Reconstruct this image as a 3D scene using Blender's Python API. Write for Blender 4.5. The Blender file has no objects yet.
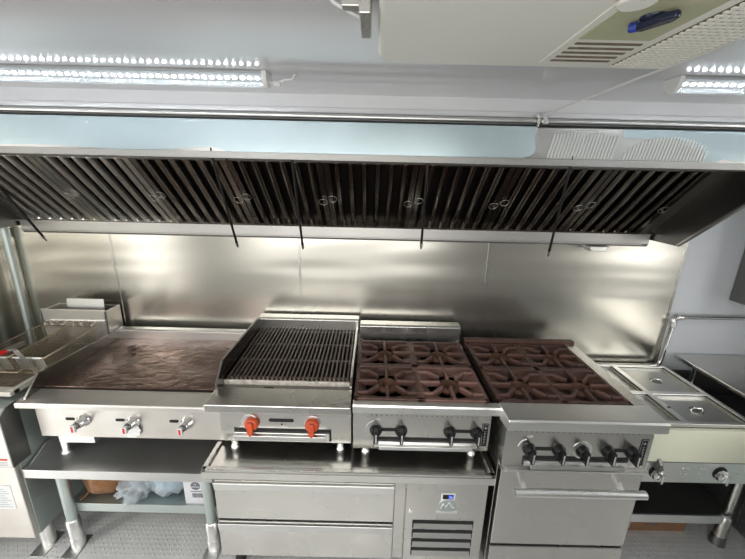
import bpy, bmesh, math, random
from mathutils import Vector, Matrix, noise
R = math.radians
random.seed(7)
scn = bpy.context.scene
col = scn.collection
ORG = {}

# ---------------------------------------------------------------- materials
def newmat(name):
    m = bpy.data.materials.new(name); m.use_nodes = True
    nt = m.node_tree; nt.nodes.clear()
    out = nt.nodes.new('ShaderNodeOutputMaterial')
    b = nt.nodes.new('ShaderNodeBsdfPrincipled')
    nt.links.new(b.outputs[0], out.inputs[0])
    return m, nt, b, out
def N(nt, t, **k):
    n = nt.nodes.new(t)
    for a, v in k.items(): setattr(n, a, v)
    return n
def L(nt, a, b): nt.links.new(a, b)
def coords(nt, scale=(1, 1, 1)):
    tc = N(nt, 'ShaderNodeTexCoord'); mp = N(nt, 'ShaderNodeMapping')
    mp.inputs['Scale'].default_value = scale
    L(nt, tc.outputs['Object'], mp.inputs['Vector']); return mp.outputs[0]
def noise_n(nt, vec, scale, detail=3, rough=.5, dist=0):
    n = N(nt, 'ShaderNodeTexNoise'); L(nt, vec, n.inputs['Vector'])
    n.inputs['Scale'].default_value = scale; n.inputs['Detail'].default_value = detail
    n.inputs['Roughness'].default_value = rough; n.inputs['Distortion'].default_value = dist
    return n.outputs['Fac']
def ramp(nt, fac, stops):
    r = N(nt, 'ShaderNodeValToRGB'); L(nt, fac, r.inputs[0])
    e = r.color_ramp.elements
    while len(e) < len(stops): e.new(.5)
    for i, (p, c) in enumerate(stops):
        e[i].position = p; e[i].color = (c[0], c[1], c[2], 1) if not isinstance(c, (int, float)) else (c, c, c, 1)
    return r.outputs[0]
def maprange(nt, fac, a, b, lo=.3, hi=.7):
    r = N(nt, 'ShaderNodeMapRange'); L(nt, fac, r.inputs[0])
    r.inputs[1].default_value = lo; r.inputs[2].default_value = hi
    r.inputs[3].default_value = a; r.inputs[4].default_value = b
    return r.outputs[0]
def bump(nt, h, b, strength, dist, prev=None):
    n = N(nt, 'ShaderNodeBump'); n.inputs['Strength'].default_value = strength
    n.inputs['Distance'].default_value = dist; L(nt, h, n.inputs['Height'])
    if prev: L(nt, prev, n.inputs['Normal'])
    L(nt, n.outputs[0], b.inputs['Normal']); return n.outputs[0]

def steel(name, c=(.62, .61, .58), rough=.28, var=.12, brush=(3, 120, 120), bs=.05, wave=0, wscale=(1, 1, 1), tint=None):
    m, nt, b, o = newmat(name)
    b.inputs['Metallic'].default_value = 1
    v = coords(nt)
    sm = noise_n(nt, v, 4, 2, .5, .2)
    if tint:
        L(nt, ramp(nt, sm, [(.35, c), (.7, tint)]), b.inputs['Base Color'])
    else: b.inputs['Base Color'].default_value = (*c, 1)
    base_r = maprange(nt, sm, rough - var / 2, rough + var, .15, .85)
    if bs >= .07:
        br = noise_n(nt, coords(nt, brush), 1, 1, .5)
        ad = N(nt, 'ShaderNodeMath', operation='ADD'); L(nt, base_r, ad.inputs[0]); L(nt, maprange(nt, br, -bs * .22, bs * .22, .2, .8), ad.inputs[1]); base_r = ad.outputs[0]
    L(nt, base_r, b.inputs['Roughness'])
    prev = None
    if wave:
        wv = noise_n(nt, coords(nt, wscale), 1, 2, .45, .3)
        prev = bump(nt, wv, b, 1, wave)
    return m
def plain(name, c, rough=.5, metal=0, c2=None, ns=8, bm=0, bscale=60, coat=0, spec=None):
    m, nt, b, o = newmat(name)
    b.inputs['Metallic'].default_value = metal
    v = coords(nt); nz = noise_n(nt, v, ns, 5, .6, .4)
    c2 = c2 or tuple(x * .88 for x in c)
    L(nt, ramp(nt, nz, [(.35, c), (.7, c2)]), b.inputs['Base Color'])
    L(nt, maprange(nt, nz, rough * .9, min(1, rough * 1.15)), b.inputs['Roughness'])
    b.inputs['Coat Weight'].default_value = coat; b.inputs['Coat Roughness'].default_value = .05
    if bm: bump(nt, noise_n(nt, v, bscale, 4, .6), b, bm, .004)
    return m
def emit(name, c, s):
    m, nt, b, o = newmat(name)
    b.inputs['Base Color'].default_value = (*c, 1)
    b.inputs['Emission Color'].default_value = (*c, 1); b.inputs['Emission Strength'].default_value = s
    return m
def clear(name, c=(1, 1, 1), mixf=.12, rough=.15):
    m, nt, b, o = newmat(name)
    b.inputs['Base Color'].default_value = (*c, 1); b.inputs['Roughness'].default_value = rough
    t = N(nt, 'ShaderNodeBsdfTransparent'); t.inputs[0].default_value = (*c, 1)
    mx = N(nt, 'ShaderNodeMixShader'); mx.inputs[0].default_value = mixf
    L(nt, t.outputs[0], mx.inputs[1]); L(nt, b.outputs[0], mx.inputs[2]); L(nt, mx.outputs[0], o.inputs[0])
    return m
def diamond(name, c=(.55, .56, .57), cell=.034, axes=(0, 1), rough=.33, metal=1.0, c2=None):
    m, nt, b, o = newmat(name)
    b.inputs['Metallic'].default_value = metal
    tc = N(nt, 'ShaderNodeTexCoord'); sp = N(nt, 'ShaderNodeSeparateXYZ'); L(nt, tc.outputs['Object'], sp.inputs[0])
    def M(op, a, bb=None, cc=None):
        n = N(nt, 'ShaderNodeMath', operation=op)
        for i, q in enumerate((a, bb, cc)):
            if q is None: continue
            if isinstance(q, (int, float)): n.inputs[i].default_value = q
            else: L(nt, q, n.inputs[i])
        return n.outputs[0]
    u = M('DIVIDE', sp.outputs[axes[0]], cell); v = M('DIVIDE', sp.outputs[axes[1]], cell)
    fu = M('FLOOR', u); fv = M('FLOOR', v)
    par = M('MODULO', M('ABSOLUTE', M('ADD', fu, fv)), 2)
    sg = M('SUBTRACT', M('MULTIPLY', M('ROUND', par), 2), 1)
    lu = M('SUBTRACT', M('SUBTRACT', u, fu), .5); lv = M('SUBTRACT', M('SUBTRACT', v, fv), .5)
    a = M('MULTIPLY', M('ADD', lu, M('MULTIPLY', sg, lv)), .7071)
    d = M('MULTIPLY', M('SUBTRACT', lv, M('MULTIPLY', sg, lu)), .7071)
    e = M('ADD', M('POWER', M('DIVIDE', a, .38), 2), M('ABSOLUTE', M('DIVIDE', d, .15)))
    h = M('MAXIMUM', M('SUBTRACT', 1, e), 0)
    h = M('MINIMUM', M('MULTIPLY', h, 2.2), 1)
    vv = coords(nt); nz = noise_n(nt, vv, 6, 6, .65, .5)
    L(nt, ramp(nt, nz, [(.3, c), (.7, c2 or tuple(x * .7 for x in c))]), b.inputs['Base Color'])
    r1 = maprange(nt, nz, rough - .05, rough + .15)
    L(nt, r1, b.inputs['Roughness'])
    bump(nt, h, b, 1.0, .0022)
    return m

M_ = {}
def mats():
    M_['wall'] = steel('brushed_wall_steel', (.62, .60, .54), .27, .0, (16, 16, .8), .0, .022, (.38, 1, 2.4))
    M_['steel'] = steel('stainless_steel', (.62, .61, .58), .25, .06, (3, 130, 130), .04)
    M_['steelv'] = steel('vertical_brushed_steel', (.58, .57, .54), .25, .06, (140, 140, 3), .04)
    M_['mirror'] = steel('polished_table_steel', (.66, .65, .62), .20, .05, (3, 130, 130), .02)
    M_['greasy'] = steel('greasy_splash_steel', (.24, .235, .22), .2, .08, (3, 60, 60), .03)  # base darkened to stand in for the dark surroundings the splash reflects
    M_['wirebrown'] = steel('browned_wire', (.40, .34, .25), .35, .08, bs=0)
    M_['bright'] = steel('bright_steel', (.80, .80, .78), .33, .06, (3, 130, 130), .04)
    M_['satin'] = steel('satin_griddle_steel', (.74, .72, .69), .42, .12, (3, 130, 130), .05, tint=(.66, .62, .58))
    M_['satin2'] = steel('satin_lip_steel', (.46, .45, .43), .45, .05, bs=0)
    M_['lid'] = steel('dull_lid_steel', (.50, .50, .48), .33, .08, bs=0)
    M_['worn'] = steel('worn_table_steel', (.58, .585, .58), .36, .14, (3, 12, 12), .05, tint=(.68, .68, .67))
    M_['galv'] = steel('galvanised_steel', (.60, .66, .64), .45, .15, (40, 40, 40), .03, tint=(.5, .56, .55))
    M_['darksteel'] = steel('dark_steel', (.20, .20, .19), .38, .1, (3, 100, 100), .05)
    M_['hoodsteel'] = steel('hood_steel', (.60, .59, .56), .30, .05, (3, 130, 130), .03)
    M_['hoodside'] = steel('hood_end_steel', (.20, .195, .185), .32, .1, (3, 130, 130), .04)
    M_['filter'] = steel('greasy_filter_steel', (.40, .365, .34), .17, .06, (6, 6, 6), 0, tint=(.28, .24, .21))
    M_['filtermid'] = steel('brown_filter_steel', (.62, .58, .54), .22, .06, (6, 6, 6), 0, tint=(.45, .40, .35))  # paler copy of the filter steel: fading side light put into the colour
    M_['filterback'] = steel('sooty_filter_steel', (.035, .03, .027), .45, .08, (6, 6, 6), 0)  # near-black base paints the shade in the gaps between the ribs
    M_['filterclean'] = steel('clean_filter_steel', (.95, .95, .94), .27, .06, (6, 6, 6), 0, tint=(.85, .82, .75))  # palest copy of the filter steel: light from the left put into the colour
    M_['chrome'] = steel('chrome', (.82, .82, .82), .12, .04, bs=0)
    M_['iron'] = plain('rusty_cast_iron', (.120, .058, .042), .48, .3, (.060, .034, .03), 14, .2, 90)
    M_['iron2'] = plain('brown_cast_iron', (.21, .115, .095), .5, .3, (.14, .075, .06), 14, .2, 90)
    M_['brass'] = plain('burner_iron', (.09, .05, .035), .7, .3, (.16, .07, .04), 20, .4, 100)
    M_['broil'] = plain('black_broiler_iron', (.085, .070, .062), .45, .5, (.15, .11, .09), 30, .4, 150)
    M_['ash'] = plain('ash_coated_steel', (.62, .58, .52), .6, .4, (.35, .31, .27), 40, .4, 150)
    M_['black'] = plain('black_plastic', (.012, .012, .013), .3)
    M_['black'].node_tree.nodes['Principled BSDF'].inputs['Specular IOR Level'].default_value = .25
    M_['blackm'] = plain('black_gap', (.01, .01, .01), .7)
    M_['rod'] = plain('black_rod', (.02, .019, .018), .3, .6)
    M_['orange'] = plain('orange_red_plastic', (.62, .095, .03), .42, 0, (.45, .055, .02), 30, .1)
    M_['red'] = plain('red_plastic', (.62, .02, .02), .35)
    M_['white'] = plain('glossy_white_panel', (.74, .74, .755), .12, 0, (.72, .72, .735), 2, .0)
    M_['whitewall'] = plain('white_painted_wall', (.82, .85, .88), .3, 0, (.79, .82, .85), 2)
    M_['greywall'] = plain('grey_counter_front', (.36, .36, .355), .4, 0, (.33, .33, .32), 2)
    M_['cream'] = plain('cream_plastic', (.84, .835, .765), .38, 0, (.80, .795, .725), 3, .05, 200)
    M_['creamdk'] = plain('beige_plastic', (.60, .585, .50), .45, 0, (.53, .51, .44), 6)
    M_['olive'] = plain('olive_plastic', (.44, .45, .28), .45, 0, (.50, .51, .35), 5)
    M_['slotdk'] = plain('dusty_slot', (.20, .16, .11), .8, 0, (.10, .08, .06), 40)
    M_['board'] = plain('cream_poly_board', (.83, .84, .68), .42, 0, (.79, .80, .63), 5)
    M_['film'] = plain('pale_blue_film', (.54, .66, .70), .24, .35, (.58, .69, .73), 5, .06, 6)
    M_['led'] = emit('led_chip', (.95, .98, 1), 50)
    M_['filmwhite'] = plain('white_wrinkled_film', (.80, .82, .79), .35, 0, (.72, .74, .72), 8)  # white for the hood's modelled reflection stripes and for the foil collar
    M_['diffuser'] = plain('grey_lamp_tray', (.42, .43, .43), .35)
    M_['ledbase'] = plain('white_lamp_body', (.80, .80, .79), .35)
    M_['cover'] = clear('clear_lamp_cover', (.97, .99, 1), .07, .1)
    M_['floor'] = diamond('diamond_plate_floor', (.84, .84, .83), .024, (0, 1), .36, .25, (.68, .68, .67))
    M_['platev'] = diamond('diamond_plate_wall', (.30, .31, .31), .024, (1, 2), .34, .9)
    M_['platey'] = diamond('diamond_plate_back', (.36, .37, .37), .024, (0, 2), .34, .9)
    M_['paper'] = plain('white_paper', (.78, .78, .78), .6)
    M_['carton'] = plain('white_carton', (.74, .74, .78), .5)
    M_['grey'] = plain('grey_print', (.16, .17, .20), .6)
    M_['bluelabel'] = plain('grey_blue_print', (.45, .50, .55), .6)
    M_['card'] = plain('brown_cardboard', (.36, .20, .11), .75, 0, (.30, .16, .09), 8)
    M_['bagbrown'] = plain('brown_plastic_bag', (.30, .145, .06), .36, 0, (.20, .09, .035), 12, .4, 30)
    M_['bagclear'] = clear('clear_bag', (.88, .93, .96), .32, .08)
    M_['bluestuff'] = plain('pale_blue_cloth', (.30, .44, .52), .6, 0, (.42, .56, .62), 12, .4, 30)
    M_['screen'] = emit('display_blue', (.02, .04, .35), .25)
    M_['digit'] = emit('display_digits', (.25, .35, .9), 1.0)
    M_['rubber'] = plain('black_rubber', (.015, .015, .015), .6)
    M_['wire'] = plain('white_wire', (.78, .78, .76), .4)
    M_['navy'] = plain('dark_blue_plastic', (.012, .018, .045), .25)
    M_['blue'] = plain('blue_plastic', (.02, .05, .32), .3)
    # griddle plate: oily brown
    m, nt, b, o = newmat('oily_griddle_plate')
    b.inputs['Metallic'].default_value = .85
    v = coords(nt); n1 = noise_n(nt, v, 4, 4, .6, .8)
    L(nt, ramp(nt, n1, [(.3, (.10, .055, .04)), (.5, (.17, .11, .09)), (.7, (.27, .22, .20))]), b.inputs['Base Color'])
    L(nt, maprange(nt, noise_n(nt, v, 6, 3, .5, .8), .08, .30), b.inputs['Roughness'])
    bump(nt, noise_n(nt, coords(nt, (1, 1.6, 1)), 10, 2, .5, 1.2), b, .7, .005)
    M_['plate'] = m
mats()

# ---------------------------------------------------------------- mesh builder
class MB:
    def __init__(s): s.v = []; s.f = []; s.sm = []
    def add(s, vs, fs, smooth=False):
        k = len(s.v); s.v += [tuple(p) for p in vs]
        for f in fs: s.f.append([k + i for i in f]); s.sm.append(smooth)
        return s
    def box(s, x0, x1, y0, y1, z0, z1):
        vs = [(x, y, z) for x in (x0, x1) for y in (y0, y1) for z in (z0, z1)]
        return s.add(vs, [(0, 1, 3, 2), (4, 6, 7, 5), (0, 4, 5, 1), (2, 3, 7, 6), (0, 2, 6, 4), (1, 5, 7, 3)])
    def prism(s, prof, a0, a1, axis='x'):
        n = len(prof)
        def pt(p, a):
            return {'x': (a, p[0], p[1]), 'y': (p[0], a, p[1]), 'z': (p[0], p[1], a)}[axis]
        vs = [pt(p, a0) for p in prof] + [pt(p, a1) for p in prof]
        fs = [tuple(range(n)), tuple(range(2 * n - 1, n - 1, -1))]
        fs += [(i, (i + 1) % n, n + (i + 1) % n, n + i) for i in range(n)]
        return s.add(vs, fs)
    def tube(s, pts, r, n=10, cap=True, r2=None):
        pts = [Vector(p) for p in pts]; m = len(pts); vs = []; fs = []
        t0 = (pts[1] - pts[0]).normalized()
        up = Vector((0, 0, 1)) if abs(t0.z) < .9 else Vector((1, 0, 0))
        a = t0.cross(up).normalized()
        for i, p in enumerate(pts):
            if i == 0: t = pts[1] - pts[0]
            elif i == m - 1: t = pts[-1] - pts[-2]
            else: t = (pts[i + 1] - p).normalized() + (p - pts[i - 1]).normalized()
            t.normalize(); a = (a - t * a.dot(t)).normalized(); b = t.cross(a)
            rr = r if r2 is None else r + (r2 - r) * i / (m - 1)
            for k in range(n):
                an = 2 * math.pi * k / n
                vs.append(p + (a * math.cos(an) + b * math.sin(an)) * rr)
        for i in range(m - 1):
            for k in range(n):
                fs.append((i * n + k, i * n + (k + 1) % n, (i + 1) * n + (k + 1) % n, (i + 1) * n + k))
        s.add(vs, fs, True)
        if cap:
            s.add([vs[k] for k in range(n)], [tuple(range(n - 1, -1, -1))]); s.add([vs[(m - 1) * n + k] for k in range(n)], [tuple(range(n))])
        return s
    def lathe(s, prof, o, d=(0, 0, 1), n=24, smooth=True):
        # prof: (radius, height along d)
        d = Vector(d).normalized(); up = Vector((0, 0, 1)) if abs(d.z) < .9 else Vector((1, 0, 0))
        a = d.cross(up).normalized(); b = d.cross(a); o = Vector(o); vs = []; fs = []
        for (r, h) in prof:
            for k in range(n):
                an = 2 * math.pi * k / n
                vs.append(o + d * h + (a * math.cos(an) + b * math.sin(an)) * r)
        for i in range(len(prof) - 1):
            for k in range(n):
                fs.append((i * n + k, i * n + (k + 1) % n, (i + 1) * n + (k + 1) % n, (i + 1) * n + k))
        s.add(vs, fs, smooth)
        s.add([vs[k] for k in range(n)], [tuple(range(n - 1, -1, -1))]); s.add([vs[-n + k] for k in range(n)], [tuple(range(n))])
        return s
    def xform(s, M, start=0):
        s.v[start:] = [tuple(M @ Vector(p)) for p in s.v[start:]]; return s
    def build(s, name, mat, parent=None, bevel=0, seg=2, org=None):
        if org is None: org = ORG.get(parent.name, Vector()) if parent else Vector()
        org = Vector(org)
        me = bpy.data.meshes.new(name)
        me.from_pydata([Vector(p) - org for p in s.v], [], s.f)
        for p, q in zip(me.polygons, s.sm): p.use_smooth = q
        bm = bmesh.new(); bm.from_mesh(me); bmesh.ops.recalc_face_normals(bm, faces=bm.faces); bm.to_mesh(me); bm.free()
        me.materials.append(M_[mat] if isinstance(mat, str) else mat)
        o = bpy.data.objects.new(name, me); col.objects.link(o)
        if parent: o.parent = parent
        else: o.location = org
        ORG[o.name] = org
        if bevel:
            b = o.modifiers.new('bevel', 'BEVEL'); b.width = bevel; b.segments = seg; b.limit_method = 'ANGLE'; b.angle_limit = R(40)
        return o
def B(*a): return MB().box(*a)
def tag(o, label=None, cat=None, group=None, kind=None):
    if label: o['label'] = label
    if cat: o['category'] = cat
    if group: o['group'] = group
    if kind: o['kind'] = kind
    return o
def thing(name, label, cat, loc, group=None):
    o = bpy.data.objects.new(name, None); col.objects.link(o); o.location = loc; o.empty_display_size = .05
    ORG[o.name] = Vector(loc); return tag(o, label, cat, group)
def struct(name, mb, mat, bevel=0): return tag(mb.build(name, mat, None, bevel), kind='structure')
def copy_tree(o, parent=None):
    c = o.copy(); col.objects.link(c)
    if parent: c.parent = parent
    ORG[c.name] = ORG[o.name]
    for ch in [x for x in list(col.objects) if x.parent == o]: copy_tree(ch, c)
    return c
def text_mesh(txt, size, loc, mat, parent, name='lettering', rot=(R(90), 0, 0), depth=.0004):
    cu = bpy.data.curves.new(name, 'FONT'); cu.body = txt; cu.size = size; cu.extrude = depth; cu.align_x = 'CENTER'; cu.align_y = 'CENTER'
    t = bpy.data.objects.new('t', cu); col.objects.link(t)
    bpy.context.view_layer.update()
    me = bpy.data.meshes.new_from_object(t.evaluated_get(bpy.context.evaluated_depsgraph_get()))
    bpy.data.objects.remove(t)
    me.materials.clear(); me.materials.append(M_[mat])
    o = bpy.data.objects.new(name, me); col.objects.link(o); o.parent = parent
    o.location = Vector(loc) - ORG[parent.name]; o.rotation_euler = rot; ORG[o.name] = ORG[parent.name]; return o

# ---------------------------------------------------------------- the room
WY = 2.0; CZ = 2.10; XL = -2.14; XR = 2.62; YF = -.30
struct('floor', B(XL - .1, XR + .1, YF - .1, WY + .12, -.05, 0), 'floor')
struct('ceiling', B(XL - .1, XR + .1, YF - .1, WY + .12, CZ, CZ + .05), 'white')
struct('wall_back', B(XL - .1, XR + .1, WY + .006, WY + .1, 0, CZ), 'whitewall')
# steel sheets on the back wall, with seam strips between them
xs = [XL, -1.5, -.423, .662, 1.772]
n = 1
for a, b in zip(xs[:-1], xs[1:]):
    struct('trim_%d' % n, B(a + .001, b - .001, WY - .002, WY + .005, .70, 1.60), 'wall'); n += 1
for x in xs[1:-1]:
    struct('trim_%d' % n, B(x - .006, x + .006, WY - .005, WY - .0015, .70, 1.50), 'steelv'); n += 1
struct('trim_%d' % n, B(1.768, 1.778, WY - .006, WY + .006, .70, 1.60), 'steelv'); n += 1
struct('trim_%d' % n, B(XL, XR, WY - .001, WY + .0055, 0, .695), 'platey'); n += 1
struct('wall_left', MB().box(XL - .1, XL, .95, WY + .1, 0, CZ).box(XL - .1, XL, YF - .1, .95, 1.95, CZ).box(XL - .1, XL, YF - .1, .15, 0, 1.95), 'wall')
struct('wall_right', MB().box(XR, XR + .1, .90, WY + .1, 0, CZ).box(XR, XR + .1, YF - .1, -.10, 0, CZ).box(XR, XR + .1, -.10, .90, 0, 1.0).box(XR, XR + .1, -.10, .90, 1.95, CZ), 'whitewall')
struct('window_2', MB().box(XR - .01, XR + .11, -.10, .90, 1.0, 1.015).box(XR - .01, XR + .11, -.10, .90, 1.935, 1.95).box(XR - .01, XR + .11, -.10, -.08, 1.0, 1.95).box(XR - .01, XR + .11, .88, .90, 1.0, 1.95), 'steel', .002)  # unseen opening added to brighten the white back wall at the right
struct('wall_front', MB().box(XL, -1.55, YF - .1, YF, 0, CZ).box(.70, XR, YF - .1, YF, 0, CZ)
       .box(-1.55, .70, YF - .1, YF, 0, 1.0).box(-1.55, .70, YF - .1, YF, 1.98, CZ), 'greywall')
wt = 'steel'
struct('window_1', MB().box(-1.58, .73, YF - .11, YF + .01, .985, 1.0).box(-1.58, .73, YF - .11, YF + .01, 1.98, 2.01)
       .box(-1.58, -1.55, YF - .11, YF + .01, 1.02, 1.98).box(.70, .73, YF - .11, YF + .01, 1.02, 1.98), 'steel', .002)
struct('door_1', MB().box(XL - .11, XL + .01, .92, .95, 0, 1.95).box(XL - .11, XL + .01, .15, .18, 0, 1.95).box(XL - .11, XL + .01, .18, .92, 1.92, 1.95), 'steel', .002)
# fascia above the hood face
struct('trim_%d' % n, B(XL, XR, 1.45, 1.47, 2.01, CZ), 'white'); n += 1
struct('trim_%d' % n, B(XL, XR, 1.440, 1.45, 2.035, 2.055), 'white', .003); n += 1

# conduit along the top of the hood
t = thing('conduit', 'thin metal conduit running along the top edge of the range hood', 'pipe', (0, 1.42, 2.02))
MB().tube([(XL, 1.425, 2.022), (XR, 1.425, 2.022)], .0085, 10).build('pipe', 'bright', t)
m = MB()
for x in (.62,): m.box(x - .008, x + .008, 1.412, 1.45, 2.010, 2.034)
m.build('bracket', 'bright', t, .001)
MB().tube([(XL, 1.418, 2.006), (XR, 1.418, 2.006)], .003, 6).build('cable', 'rubber', t)

# ---------------------------------------------------------------- hood
HX0, HX1 = -1.93, 1.52
hood = thing('range_hood', 'long stainless range hood with partly peeled pale blue protective film', 'hood', (0, 1.42, 1.5))
MB().box(HX0, HX1, 1.42, 1.428, 1.868, 2.004).box(HX0, HX1, 1.42, 1.60, 1.998, 2.004).build('front_panel', 'hoodsteel', hood, .0015)
MB().prism([(1.412, 1.890), (1.410, 1.866), (1.60, 1.866), (1.60, 1.874), (1.4195, 1.874), (1.4195, 1.890)], HX0, HX1).build('lip', 'satin2', hood, .001)
MB().box(HX0, HX1, 1.975, 1.992, 1.60, 2.0).box(HX0, HX1, 1.60, 1.992, 1.992, 1.998).build('back_panel', 'darksteel', hood)
# gutter
MB().prism([(1.925, 1.548), (1.925, 1.497), (1.935, 1.480), (1.99, 1.480), (1.99, 1.488), (1.94, 1.488), (1.933, 1.5), (1.933, 1.548)], HX0 + .01, 1.50).prism([(1.918, 1.497), (1.918, 1.491), (1.992, 1.478), (1.992, 1.484)], HX0 + .02, 1.46).build('grease_gutter', 'satin2', hood, .0008)
endp = [(1.992, 1.545), (1.985, 1.517), (1.75, 1.515), (1.475, 1.739), (1.412, 1.790), (1.412, 2.0), (1.992, 2.0)]
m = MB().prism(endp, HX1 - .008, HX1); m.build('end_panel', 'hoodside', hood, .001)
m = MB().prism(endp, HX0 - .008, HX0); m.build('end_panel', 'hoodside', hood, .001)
def rim(x0, x1):
    return MB().prism([(1.75, 1.515), (1.412, 1.790), (1.412, 1.800), (1.753, 1.523)], x0, x1)
rim(HX1 - .018, HX1 + .001).build('end_rim', 'hoodsteel', hood)
rim(HX0 - .008, HX0 + .012).build('end_rim', 'hoodsteel', hood)
# sloped filler strips beside the filters
FB = Vector((0, 1.955, 1.548)); FT = Vector((0, 1.602, 1.872))
def slab(x0, x1, off=.0, th=.006):
    d = (FT - FB).normalized(); nn = Vector((0, d.z, -d.y)) * -1  # normal pointing to the viewer/down
    p = [FB + nn * off, FT + nn * off, FT + nn * (off - th), FB + nn * (off - th)]
    return [(q.y, q.z) for q in p]
MB().prism(slab(0, 0, .004), 1.452, 1.512).build('filler_strip', 'hoodsteel', hood, .0005)
MB().prism(slab(0, 0, .004), HX0, -1.902).build('filler_strip', 'hoodsteel', hood, .0005)
MB().box(HX0, 1.50, 1.915, 1.958, 1.545, 1.549).build('filter_rail', 'satin2', hood)
# protective film on the face, edges torn
def film(outline):
    return MB().prism(outline, 1.4185, 1.4196, 'y')
pts = [(HX0, 2.002), (.595, 2.002), (.598, 1.985), (.588, 1.968), (.596, 1.945), (.60, 1.915), (.585, 1.900), (.55, 1.892)]
x = .5
while x > HX0:
    zz = 1.884 + .010 * noise.noise(Vector((x * 2.3, 3.1, 0)))
    if x < -.6: zz += .012 + .006 * math.sin(x * 9)
    pts.append((x, zz)); x -= .07
pts.append((HX0, 1.90))
film(pts).build('protective_film', 'film', hood)
pts = [(.915, 2.0), (.92, 1.975), (.96, 1.968), (1.10, 1.972), (1.20, 1.95), (1.235, 1.92), (1.24, 1.896), (1.265, 1.893), (1.29, 1.895), (1.31, 1.905), (1.36, 1.896), (HX1, 1.90), (HX1, 2.001)]
film(pts).build('protective_film', 'film', hood)
def ribs(xa, xb, top, bot):  # slanted white strips modelling a reflection in the bare hood steel
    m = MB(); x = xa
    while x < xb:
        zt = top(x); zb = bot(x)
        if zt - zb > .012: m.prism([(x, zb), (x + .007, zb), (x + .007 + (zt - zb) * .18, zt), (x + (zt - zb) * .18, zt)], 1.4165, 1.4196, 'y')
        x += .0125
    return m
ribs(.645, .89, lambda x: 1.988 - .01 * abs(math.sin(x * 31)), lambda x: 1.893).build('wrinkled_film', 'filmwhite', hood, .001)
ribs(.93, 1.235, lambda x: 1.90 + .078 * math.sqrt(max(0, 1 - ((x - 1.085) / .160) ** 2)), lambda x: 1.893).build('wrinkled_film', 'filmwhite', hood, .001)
# fire suppression drops
for (x, dx, dy) in ((-1.555, -.02, .25), (-.622, -.015, .21), (-.318, -.01, .20), (.200, .012, .13), (.745, .055, .17)):
    a = Vector((x, 1.424, 1.873)); b = Vector((x + dx, 1.424 + dy, 1.505 + (.03 if dy < .15 else 0)))
    pp = [a + Vector((0, .0, .03)), a, a.lerp(b, .5), b]
    o = MB().tube(pp, .0055, 8).build('drop_pipe', 'rod', hood)
    e = b + (b - a).normalized() * .028
    MB().tube([b, b.lerp(e, .6), e], .0075, 8, r2=.004).build('nozzle_tip', 'bright', o)
MB().tube([(-.588, 1.424, 1.89), (-.575, 1.47, 1.85), (-.56, 1.5, 1.80)], .003, 6).build('loose_wire', 'rod', hood)

# baffle filters
fx = [-1.90 + .4185 * k for k in range(9)]
w = fx[1] - fx[0]
LEN = (FT - FB).length
def make_filter(mat):
    # local frame: x along width, v up the slope, n towards the viewer; origin at bottom-left
    root = thing('baffle_filter', 'x', 'grease filter', (fx[0], FB.y, FB.z))
    d = (FT - FB).normalized(); nn = Vector((0, -d.z, d.y)); ex = Vector((1, 0, 0))
    if nn.y > 0: nn = -nn
    Mx = Matrix((( 1, 0, 0, 0), (0, d.y, nn.y, 0), (0, d.z, nn.z, 0), (0, 0, 0, 1)))
    def bb(m, x0, x1, v0, v1, n0, n1): return m.box(x0, x1, v0, v1, n0, n1)
    W = w - .003
    m = MB(); bb(m, .0015, .026, 0, LEN, -.036, .004); bb(m, W - .026, W, 0, LEN, -.036, .004)
    bb(m, .0015, W, 0, .012, -.036, .003); bb(m, .0015, W, LEN - .012, LEN, -.036, .003)
    m.xform(Mx); o = m.build('frame', mat, root, .001, org=(0, 0, 0))
    # front baffles: U-shaped ribs
    m = MB(); k = 6; x0 = .026; x1 = W - .026; p = (x1 - x0) / k
    for i in range(k):
        c = x0 + p * (i + .5); hw = p * .245
        prof = [(c - hw, -.020), (c - hw * .9, -.004), (c - hw * .55, .003), (c, .005), (c + hw * .55, .003), (c + hw * .9, -.004), (c + hw, -.020), (c + hw - .002, -.020), (c + hw * .8, -.005), (c, .002), (c - hw * .8, -.005), (c - hw + .002, -.020)]
        st = len(m.v)
        m.prism([(q[0], q[1]) for q in prof], .008, LEN - .008, 'y')
    # prism axis y gives (x, v, n) directly
    m.xform(Mx); m.build('front_baffles', mat, root, org=(0, 0, 0))
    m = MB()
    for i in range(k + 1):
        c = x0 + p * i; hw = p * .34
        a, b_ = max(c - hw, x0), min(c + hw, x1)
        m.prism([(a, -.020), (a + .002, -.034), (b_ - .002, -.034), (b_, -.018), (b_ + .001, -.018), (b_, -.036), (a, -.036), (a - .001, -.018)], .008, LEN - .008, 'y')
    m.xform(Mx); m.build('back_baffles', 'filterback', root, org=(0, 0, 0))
    for hx in (.022, W - .022):
        hm = MB(); cc = Vector((hx, .22 if hx > .1 else .245, .012)); rr = .022
        hm.tube([cc + Vector((math.cos(a) * rr, math.sin(a) * rr, 0)) for a in [2 * math.pi * q / 20 for q in range(21)]], .0013, 5, cap=False)
        hm.tube([cc + Vector((-.012, -rr * .8, 0)), cc + Vector((-.012, -rr * .8, -.009))], .0015, 5)
        hm.tube([cc + Vector((.012, -rr * .8, 0)), cc + Vector((.012, -rr * .8, -.009))], .0015, 5)
        hm.xform(Mx); hm.build('handle', 'steel', root, org=(0, 0, 0))
    return root
lab = ['leftmost baffle grease filter, silver and bright, behind the first hanging rod',
       'second baffle grease filter from the left end of the hood, silver ribs turning brown',
       'third baffle grease filter from the left, left of the rod above the fryer flue end',
       'dark baffle grease filter between the pair of rods above the charbroiler',
       'dark baffle grease filter just right of the rod above the charbroiler',
       'dark baffle grease filter right of the rod above the four burner countertop range',
       'dark baffle grease filter crossed by the rod above the oven range, second from the right',
       'rightmost baffle grease filter beside the sloped end of the hood']
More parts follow.
